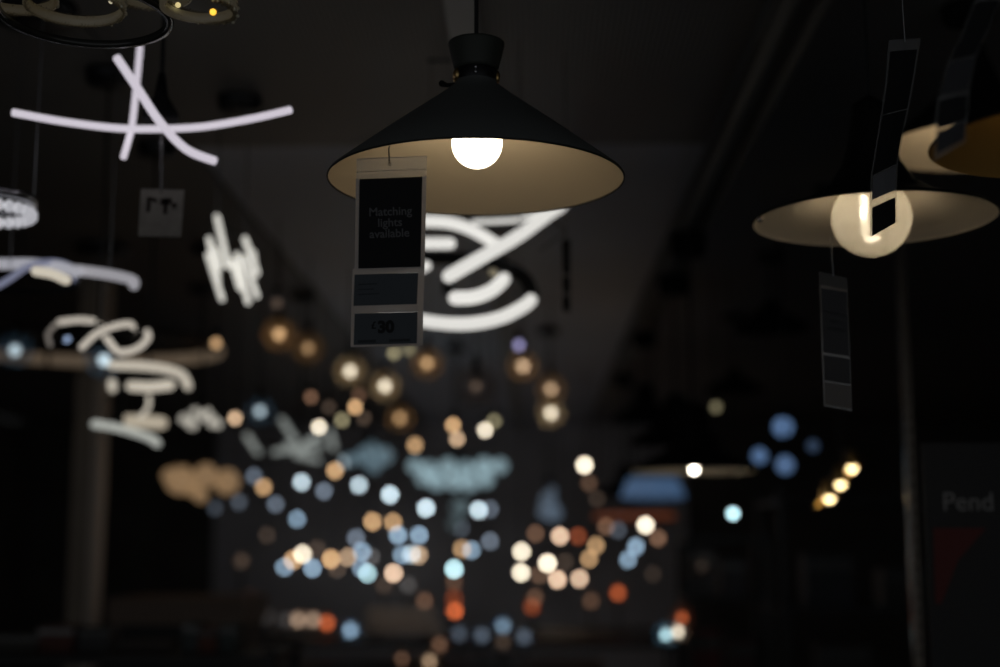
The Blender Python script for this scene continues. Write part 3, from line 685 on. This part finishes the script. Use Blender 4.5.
# px, py, Y, kind (A amber globe, S smoky globe, B blue globe, P plain), colour, brightness, label
LAMPS = [
 (279,334,5.0,'A','a',1.0,'amber glass globe pendant right below the slanting light sticks'),
 (308,348,5.2,'A','a',.42,'dim amber globe pendant just right of the brightest left amber globe'),
 (216,343,4.8,'P','a',.45,'small bare amber bulb left of the first amber globe'),
 (350,371,5.4,'A','w',1.05,'amber globe pendant with white bulb below the price tag corner'),
 (385,386,5.6,'A','w',1.05,'amber globe pendant with white bulb under the £30 price tag'),
 (394,353,5.2,'P','g',.5,'olive bulb peeping out under the bottom edge of the price tag'),
 (409,349,5.3,'P','g',.28,'faint olive bulb behind the lower right corner of the price tag'),
 (427,363,5.4,'A','a',.75,'warm globe pendant just right of the price tag bottom'),
 (519,345,5.2,'P','l',.5,'lavender bulb under the swirling ring light'),
 (523,366,5.7,'A','t',.85,'warm globe pendant directly below the lavender bulb'),
 (476,386,5.0,'S','n',.5,'large smoky globe pendant, barely lit, under the swirling ring light'),
 (551,389,6.0,'A','t',.6,'amber globe pendant at the right end of the globes, upper of two'),
 (551,413,6.4,'A','w',.95,'cream globe pendant at the right end of the globes, lower of two'),
 (311,397,5.8,'P','r',.6,'pale brown bulb left of the white globes under the tag'),
 (329,407,6.0,'P','n',.3,'very dim plum-coloured bulb between brown and amber bulbs'),
 (359,395,6.0,'P','r',.35,'dim amber bulb tucked between the two white globes'),
 (355,407,6.2,'P','a',.8,'bright tan bulb below the two white globes'),
 (364,418,6.6,'P','n',.35,'faint brown bulb under the bright tan bulb'),
 (342,420,6.5,'P','g',.5,'olive-grey bulb left below the bright tan bulb'),
 (319,427,6.6,'P','w',.9,'cream bulb left of the olive-grey bulb'),
 (400,418,6.6,'A','a',.5,'tan globe pendant between the white globe and frosted chandelier'),
 (415,445,7.2,'P','a',.55,'tan bulb just above the frosted chandelier'),
 (235,418,6.0,'P','t',.75,'orange-cream bulb right of the crystal cluster'),
 (260,411,6.0,'B','p',.5,'blue-rimmed bulb above the starburst light'),
 (277,303,4.6,'P','n',.3,'very faint brown bulb right of the slanting light sticks'),
 (453,425,6.6,'P','a',.8,'upper tan bulb of a touching pair above the frosted chandelier'),
 (457,439,7.0,'P','t',.65,'lower tan bulb of a touching pair above the frosted chandelier'),
 (494,421,6.6,'P','g',.4,'olive bulb behind the cream one above the frosted chandelier'),
 (485,430,6.8,'P','w',.85,'cream bulb overlapping the olive one above the frosted chandelier'),
 (584.5,465,8.6,'P','w',1.25,'largest bright cream bulb hanging alone right of the aisle'),
 (589,483,8.8,'P','r',.3,'dim brown bulb under the lone bright cream bulb'),
 (597,498,9.2,'P','n',.25,'faint brown bulb, second below the lone cream bulb'),
 (716,407,5.6,'P','g',.2,'small dim amber bulb right of the far dome pendant cord'),
 (335,470.5,8.0,'P','a',.75,'tan bulb under the starburst light'),
 (346,461,8.0,'P','p',.45,'pale white bulb right of the starburst light'),
 (301.5,482,8.6,'P','p',.85,'bright pale blue bulb left in the blue row'),
 (324,491,8.8,'P','s',.6,'blue-grey bulb second in the blue row'),
 (359,485,8.8,'P','p',.8,'bright blue-white bulb third in the blue row'),
 (390,494.5,9.2,'P','p',1.1,'bright blue-white bulb fourth in the blue row'),
 (426,508,9.8,'P','p',1.15,'bright blue-white bulb below the left of the frosted chandelier'),
 (478.6,510,9.8,'P','p',1.0,'bright blue-white bulb below the right of the frosted chandelier'),
 (490,509,10.2,'P','s',.4,'dim blue bulb behind the bright one right of the frosted chandelier'),
 (263.5,487,8.4,'P','a',.6,'tan orange bulb right of the amber glass chandelier'),
 (254,476,8.2,'P','s',.4,'blue-grey bulb above the tan orange bulb at left'),
 (275.5,504,9.0,'P','s',.45,'grey-blue bulb below the tan orange bulb at left'),
 (239,502,8.4,'P','s',.2,'faint slate bulb under the amber glass chandelier'),
 (215,508,8.0,'P','s',.12,'faintest blue bulb left under the amber glass chandelier'),
 (297,519,9.6,'P','b',.55,'blue bulb hanging low under the left blue row'),
 (372.5,521.5,10.2,'P','a',.75,'amber bulb left of a pair below the blue row'),
 (393,522,10.4,'P','a',.6,'paler amber bulb right of a pair below the blue row'),
 (267,535,9.4,'P','n',.25,'dim brown bulb in the dark gap at lower left'),
 (356,538,10.4,'P','s',.6,'slate blue bulb below left of the amber pair'),
 (398,535,10.6,'P','b',.8,'left blue bulb of the twin below the amber pair'),
 (419,535,10.8,'P','b',.75,'right blue bulb of the twin below the amber pair'),
 (461,528,10.2,'P','s',.2,'faint blue bulb under the frosted chandelier tail'),
 (490,541,10.4,'P','s',.5,'teal-grey bulb left of the aisle centre'),
 (462,549,10.6,'P','a',.5,'tan bulb overlapping a lavender one near the aisle centre'),
 (471.5,550,10.9,'P','b',.6,'pale lavender-blue bulb overlapping a tan one near the aisle centre'),
 (454,569,11.2,'P','c',1.2,'brightest cyan bulb below the tan and lavender pair'),
 (362,551.5,10.8,'P','b',.65,'pale blue bulb in the lower left cluster beside pinkish bulb'),
 (348,557,10.9,'P','t',.5,'pinkish tan bulb in the lower left cluster'),
 (371,557,11.0,'P','d',.4,'grey bulb in the lower left cluster'),
 (302.5,554,10.8,'P','w',.95,'cream bulb crowning the lower left trio'),
 (293,560,11.0,'P','a',.75,'tan bulb left in the lower left trio'),
 (284.5,567,11.2,'P','b',.6,'blue bulb at the left tip of the lower left trio'),
 (312.5,568,11.2,'P','b',.75,'blue bulb right under the lower left trio'),
 (331,559,11.0,'P','a',.95,'bright tan bulb right of the lower left trio'),
 (317,549,10.4,'P','n',.35,'dim brown bulb between the trio and bright tan bulb'),
 (337,569,11.2,'P','n',.4,'dim brown bulb under the bright tan bulb'),
 (361,568,11.2,'P','b',.5,'blue bulb above the pale cyan bulb'),
 (367.5,573.5,11.4,'P','c',.7,'pale cyan bulb under the lower blue cluster'),
 (402,555,11.0,'P','b',.6,'pale blue bulb left in the overlapping white and pink trio'),
 (411.5,554,11.2,'P','p',.55,'whitish bulb central in the overlapping white and pink trio'),
 (418.5,555,11.0,'P','t',.6,'pink-tan bulb right in the overlapping white and pink trio'),
 (393.5,573,11.4,'P','k',.95,'bright pinkish cream bulb below the overlapping trio'),
 (535.5,533.5,9.6,'P','r',.55,'brown bulb above left of the cream group at right'),
 (560,536,9.8,'P','k',.9,'cream peach bulb topping the right group'),
 (578,536,9.9,'P','o',.28,'red-brown bulb right of the cream peach bulb'),
 (521.5,551.5,10.2,'P','w',1.0,'upper cream bulb at the left of the right group'),
 (521,572.5,10.4,'P','w',1.05,'lower cream bulb at the left of the right group'),
 (547.5,563,10.4,'P','w',1.2,'brightest white bulb in the centre of the right group'),
 (539,575,10.6,'P','r',.4,'brown bulb behind the brightest white one in the right group'),
 (557.5,579.5,10.6,'P','k',.95,'bright peach bulb at the bottom of the right group'),
 (579.5,578.5,10.6,'P','k',.75,'peach bulb at the bottom right of the right group'),
 (589,559,10.2,'P','a',.5,'lower amber bulb right of the right group'),
 (596,545.5,10.0,'P','a',.5,'upper amber bulb right of the right group'),
 (565,562,10.3,'P','n',.25,'faint brown bulb inside the right group'),
 (606,526.5,9.4,'P','r',.6,'dim tan bulb left of the orange shade'),
 (633,517.5,9.0,'P','o',.9,'orange bulb left of a bright cream one under the blue drum shade'),
 (645.5,525,8.6,'P','w',1.25,'bright cream bulb under the blue drum shade'),
 (658,538,8.8,'P','r',.7,'dim cream bulb right below the bright cream one'),
 (636,546.5,8.8,'P','b',.7,'upper blue bulb of the leaning pair at right'),
 (628,559.5,9.0,'P','b',.6,'lower blue bulb of the leaning pair at right'),
 (618,530,9.8,'P','s',.22,'faint slate bulb above the leaning blue pair'),
 (733,513.5,5.6,'P','c',1.25,'cool white bulb hanging alone on the right'),
 (15,350,4.4,'B','p',.7,'blue glass globe pendant at the left edge'),
 (104,360,4.3,'B','p',1.1,'bright blue glass globe pendant in front of the wide ring chandelier'),
 (653,574,9.4,'P','n',.15,'barely lit brown bulb under the leaning blue pair'),
 # below eye level: table lamps on the display tables
 (384,585,8.8,'T','n',.35,'dim brown table lamp under the pinkish cream bulb'),
 (408,585,8.8,'T','d',.32,'grey-brown table lamp right of the dim brown one'),
 (424.5,601,8.6,'T','r',.5,'brown table lamp above the long bar lamp'),
 (454,582,8.8,'T','r',.4,'brown table lamp under the brightest cyan bulb'),
 (455,611,8.4,'T','o',1.1,'glowing orange table lamp in the lower middle'),
 (454,598,8.9,'T','o',.35,'small dark orange table lamp just behind the glowing orange one'),
 (250,599,7.6,'T','r',.6,'beige table lamp at the left end of the display'),
 (241.7,561,7.4,'T','n',.35,'tall dim beige lamp above the beige table lamp at left'),
 (267,616,7.8,'T','d',.18,'faint grey lamp right below the beige table lamp'),
 (286,620,8.35,'T','d',.15,'faint grey lamp left of the pinkish grey table lamp'),
 (298,620,8.0,'T','k',.3,'pinkish grey lamp, left one of two beside the red lamp'),
 (313,620,8.5,'T','k',.28,'pinkish grey lamp, right one of two beside the red lamp'),
 (327,623,8.3,'T','o',.75,'orange-red table lamp at lower left'),
 (350.5,630.5,8.2,'T','b',.65,'blue table lamp right of the orange-red lamp'),
 (503,626,7.8,'T','b',.4,'soft blue table lamp at the bottom of the aisle'),
 (482,635.5,7.6,'T','s',.3,'teal-grey table lamp left of the soft blue one'),
 (524,637,7.6,'T','s',.28,'slate table lamp right of the soft blue one'),
 (459,634,7.6,'T','s',.22,'dim slate table lamp under the glowing orange one'),
 (503,642,7.4,'T','n',.3,'dim brown table lamp under the soft blue one'),
 (439.5,645,7.2,'T','r',.5,'brown table lamp right of the bottom brown pair'),
 (402,659,6.9,'T','r',.4,'left brown lamp at the bottom edge'),
 (429.5,661.5,6.8,'T','t',.38,'right pinkish brown lamp at the bottom edge'),
 (535,597.5,8.8,'T','r',.5,'brown table lamp under the right group'),
 (532,607,8.4,'T','o',.3,'orange-brown table lamp with soft glow under the right group'),
 (591,601,8.6,'T','r',.35,'brown table lamp below the amber bulbs'),
 (618,593,8.4,'T','o',.6,'orange-red table lamp on the right display'),
 (682,618,5.4,'T','o',.55,'orange lamp above the bright cyan lamp at lower right'),
 (666,635,5.2,'T','c',.9,'left cyan-white lamp on the low right shelf'),
 (678,632,5.5,'T','w',.9,'cream-white lamp touching the cyan one on the low right shelf'),
 (702,566,5.6,'T','n',.1,'unlit-looking brown lamp beside the grey box'),
]
TZ = lambda Y: .82 if Y < 7 else (.90 if Y < 7.9 else .98)
import os
for px, py, Y, kind, c, V, lab in LAMPS:
    P = at(px, py, Y); rb = .0165 + .0004*Y if Y > 7 else .0125 + .0006*(Y-4)
    if kind in 'AB' : rb = .015
    if V < .4: rb *= 1.1
    E = V * disc_gain(Y, rb) * (.82 if kind == 'P' or Y > 7 else .74)
    m = glow(COLS[c], E)
    if kind == 'T':
        z0 = TZ(Y) if P.x < .2 or Y > 7 else .82
        base = Vector((P.x, P.y, z0))
        t = thing('table_lamp', lab, 'table lamp', tuple(base), 'table lamps on the displays')
        H = P.z - z0
        MB().lathe([(1e-4, 0), (.045, 0), (.045, .008), (.02, .016), (1e-4, .016)], 24, base).build('base', DARKM, t)
        MB().tube([(P.x, P.y, z0+.01), (P.x, P.y, P.z-rb*.9)], .006, 8).build('stem', DARKM, t)
        MB().sphere(P, rb, 16, 10, 1.15).build('bulb', m, t)
        gm = BLUEG if c in 'bcsp' else SMOKE
        MB().lathe([(.030, -.035), (.038, -.02), (.040, 0), (.034, .028), (.022, .045)], 24, P).build('glass_shade', gm, t)
        continue
    grp = {'A': 'amber globe pendants', 'S': 'amber globe pendants', 'B': 'blue globe pendants', 'P': 'bare bulb pendants'}[kind]
    nm = {'A': 'globe_pendant', 'S': 'globe_pendant', 'B': 'globe_pendant', 'P': 'bulb_pendant'}[kind]
    t = thing(nm, lab, 'pendant lamp', tuple(P), grp)
    MB().sphere(P, rb, 16, 10, 1.2).build('bulb', m, t)
    R = {'A': .062, 'B': .058, 'S': .075, 'P': .0}[kind]
    top = P.z + (R if R else rb*1.2)
    MB().lathe([(.006, rb*.8), (.013, rb*1.1), (.013, max(R, rb) + .03), (.005, max(R, rb)+.04), (1e-4, max(R, rb)+.04)], 14, P).build('lamp_holder', DARKM, t)
    if R: MB().sphere(P, R, 28, 18).build('glass_globe', {'A': AMBER, 'B': BLUEG, 'S': SMOKE}[kind], t)
    MB().tube([(P.x, P.y, P.z+max(R, rb)+.035), (P.x, P.y, CEIL)], .0022, 6).build('cord', CORD, t)
def bar_lamp():
    Y = 7.9; u = mpp(Y); O = at(400, 619, Y)
    z0 = TZ(Y)
    t = thing('bar_lamp', 'long dim brownish bar lamp lying low over the middle display', 'table lamp', (O.x, O.y, z0))
    MB().tube(P3([(372, 613), (432, 614)], Y), 5*u, 12).build('light_tube', glow((120, 100, 84), .14), t)
    MB().tube(P3([(372, 626, .02), (437, 628, .02)], Y), 5*u, 12).build('light_tube', glow((120, 100, 84), .11), t)
    for x in (376, 430):
        p = at(x, 620, Y+.01); MB().box((p.x-.006, p.y-.006, z0), (p.x+.006, p.y+.006, p.z+.05)).build('post', DARKM, t)
    q = at(376, 620, Y); w = at(430, 620, Y)
    MB().box((q.x-.03, q.y-.05, z0), (w.x+.03, w.y+.05, z0+.012)).build('base', DARKM, t)
bar_lamp()

# ------------------------------------------------------------------ tables, shelving, boxes, posts
def table(label, x0, x1, y0, y1, h):
    t = thing('display_table', label, 'table', ((x0+x1)/2, (y0+y1)/2, 0), 'display tables')
    MB().box((x0, y0, h-.035), (x1, y1, h)).build('tabletop', TABLE, t)
    for x in (x0+.04, x1-.1):
        for y in (y0+.04, y1-.1): MB().box((x, y, 0), (x+.06, y+.06, h-.035)).build('leg', TABLE, t)
    MB().box((x0+.12, y0+.06, .2), (x1-.12, y1-.06, .23)).build('lower_shelf', TABLE, t)
table('nearest low dark display table with two brown lamps at the bottom edge', -1.2, 0.0, 6.6, 6.99, .82)
table('dark display table in the second row across the aisle end', -2.0, .35, 7.1, 7.89, .90)
table('long dark display table in the back row under the bulbs', -2.2, 1.0, 7.9, 9.3, .98)
table('small dark display table with cyan-white lamps at lower right', .42, .95, 5.0, 5.75, .82)
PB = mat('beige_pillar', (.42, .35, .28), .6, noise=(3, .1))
def pillar():
    Y = 5.6
    a = at(71, 500, Y); b = at(97.5, 500, Y)
    t = thing('pillar', 'square beige pillar standing behind the left chandeliers', 'pillar', ((a.x+b.x)/2, Y, 0))
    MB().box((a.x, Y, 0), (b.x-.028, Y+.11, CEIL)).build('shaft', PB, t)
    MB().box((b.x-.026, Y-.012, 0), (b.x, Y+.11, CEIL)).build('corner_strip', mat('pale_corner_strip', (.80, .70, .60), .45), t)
pillar()
def post():
    a = at(909, 466, 3.6)
    t = thing('metal_post', 'thin dark metal post right of the bar spotlight', 'post', (a.x, a.y, 0))
    MB().box((a.x-.010, a.y-.012, 0), (a.x+.010, a.y+.012, CEIL)).build('shaft', mat('brushed_post', (.13, .11, .09), .22, .9), t)
    MB().box((a.x-.05, a.y-.05, 0), (a.x+.05, a.y+.05, .01)).build('base_plate', DARKM, t)
    sl = MB()
    for k in range(60): sl.box((a.x-.004, a.y-.0128, .35+k*.035), (a.x+.004, a.y-.0122, .37+k*.035))
    sl.build('slot', BLACK, t)
post()
def counter():
    # low left counter with a beige upstand and small boxes
    Y = 5.3
    a = at(108, 598, Y); b = at(243, 625, Y)
    t = thing('counter', 'low beige-fronted counter to the right of the pillar base', 'counter', ((a.x+b.x)/2, Y+.2, 0))
    MB().box((a.x, Y, b.z), (b.x, Y+.5, a.z)).build('front_panel', mat('counter_panel', (.26, .19, .15), .6), t)
    MB().box((a.x+.02, Y+.03, 0), (b.x-.02, Y+.5, b.z)).build('plinth', SHELF, t)
counter()
def shelf_unit(name, label, x0, x1, y0, y1, h, zs, cat='shelving'):
    t = thing(name, label, cat, ((x0+x1)/2, (y0+y1)/2, 0), 'shelving units')
    for x in (x0, x1-.03):
        for y in (y0, y1-.03): MB().box((x, y, 0), (x+.03, y+.03, h)).build('upright', SHELF, t)
    for z in zs: MB().box((x0+.001, y0+.001, z-.02), (x1-.001, y1-.001, z)).build('shelf', SHELF, t)
    return t
def box(lab, x, y, z, w, d, h, col, grp, stripe=None):
    m = mat('carton_%d_%d_%d' % col, lin(col), .6, noise=(12, .12))
    t = thing('product_box', lab, 'box', (x, y, z), grp)
    MB().box((x-w/2, y-d/2, z), (x+w/2, y+d/2, z+h)).build('carton', m, t)
    MB().box((x-w/2-.001, y-d/2-.001, z+h*.68), (x+w/2+.001, y-d/2, z+h*.9)).build('label_panel', mat('carton_label_%d' % (stripe or 60), lin((stripe or 60,)*3), .5), t)
shelf_unit('shelving_unit', 'low dark shelving along the bottom left of the aisle', -2.0, -.72, 3.9, 4.35, 1.22, (.4, .8, 1.2))
Yb = 4.1
lb = [(20, (70, 66, 62), 110, 'dark grey carton at the far left of the low shelving'),
      (62, (92, 52, 44), 150, 'reddish carton with pale top label on the low left shelving'),
      (100, (60, 60, 62), 90, 'charcoal carton right of the reddish one on the low shelving'),
      (150, (52, 42, 38), 70, 'brown carton in the middle of the low left shelving'),
      (195, (60, 66, 68), 120, 'grey-green carton left of the rust one on the low shelving'),
      (212, (96, 52, 38), 80, 'rust-coloured carton near the right end of the low left shelving'),
      (232, (58, 68, 68), 110, 'blue-grey carton at the right end of the low left shelving')]
for i, (px, c, s, lab) in enumerate(lb):
    p = at(px, 640, Yb); w = {0: .16, 1: .10, 2: .09, 3: .15, 4: .045, 5: .05, 6: .05}[i]
    box(lab, p.x, Yb, 1.2008, w, .12, [.05, .075, .07, .03, .085, .07, .08][i], c, 'cartons on the left shelving', s)
shelf_unit('shelving_unit', 'tall dark shelving on the right between dome pendant and metal post', 1.02, 2.3, 5.9, 6.5, 1.75, (.45, .85, 1.25, 1.7))
shelf_unit('shelving_unit', 'narrow dark shelving behind the cyan-white lamps at lower right', .62, .98, 5.86, 6.2, 1.55, (.5, .9, 1.3, 1.54))
rb = [(.70, 6.0, 1.3, .10, .19, (96, 92, 94), 130, 'grey upright carton on the top of the narrow right shelving'),
      (.83, 6.0, 1.3, .10, .15, (70, 66, 70), 100, 'dusky carton right of the grey upright one'),
      (.70, 6.0, .9, .13, .26, (96, 22, 26), 60, 'dark red carton on the middle shelf of the narrow shelving'),
      (.86, 6.0, .9, .11, .22, (60, 18, 22), 50, 'maroon carton right of the dark red one'),
      (1.25, 6.1, 1.25, .2, .22, (48, 50, 56), 70, 'slate carton at the left of the tall right shelving'),
      (1.6, 6.1, 1.25, .25, .16, (44, 42, 40), 60, 'brown-black wide carton on the tall right shelving'),
      (1.95, 6.1, .85, .22, .2, (30, 40, 90), 60, 'navy blue carton on the tall right shelving'),
      (1.3, 6.1, .85, .22, .25, (50, 40, 36), 60, 'umber carton on the lower left of the tall right shelving')]
for x, y, z, w, h_, c, s, lab in rb: box(lab, x, y, z+.0008, w, .16, h_, c, 'cartons on the right shelving', s)
def sign():
    Y = 2.6
    a = at(924, 470, Y); b = at(1060, 667, Y)
    t = thing('aisle_sign', 'dark board lettered Pend at the right edge', 'sign', ((a.x+b.x)/2, Y, 0))
    bd = MB().box((a.x, Y, b.z-.2), (b.x, Y+.02, a.z+.05)).build('board', mat('near_black_board', (.014, .014, .015), .6), t)
    text_mesh('Pend', mat('sign_grey_ink', (.28, .28, .29), .6), bd, at(942, 502.5, Y-.001), Vector((1,0,0)), Vector((0,0,1)), 25.5*mpp(Y), align='LEFT')
    c = at(933, 528, Y); d = at(986, 604, Y)
    MB().add([(c.x, Y-.002, c.z), (at(986,528,Y).x, Y-.002, c.z), (at(958,560,Y).x, Y-.002, at(958,560,Y).z), (at(941,604,Y).x, Y-.002, d.z), (at(935,604,Y).x, Y-.002, d.z)], [(0,4,3,2,1)]).build('red_patch', mat('deep_red_print', (.10, .008, .006), .6), bd)
    for x in (a.x+.03, b.x-.06): MB().box((x, Y+.02, 0), (x+.03, Y+.05, b.z+.1)).build('leg', DARKM, t)
sign()

# ------------------------------------------------------------------ light, world, look
w = bpy.data.worlds.new('world'); sc.world = w; w.use_nodes = True
bg = w.node_tree.nodes['Background']; bg.inputs['Color'].default_value = (.9, .95, 1.0, 1); bg.inputs['Strength'].default_value = .14
sc.view_settings.view_transform = 'Standard'; sc.view_settings.look = 'None'
sc.view_settings.exposure = 0; sc.view_settings.gamma = 1; sc.view_settings.use_curve_mapping = False
sc.cycles.use_denoising = True
sc.cycles.use_adaptive_sampling = False
sc.cycles.use_light_tree = True
sc.cycles.max_bounces = 6; sc.cycles.transparent_max_bounces = 16
sc.cycles.caustics_reflective = False; sc.cycles.caustics_refractive = False
sc.cycles.sample_clamp_indirect = 3
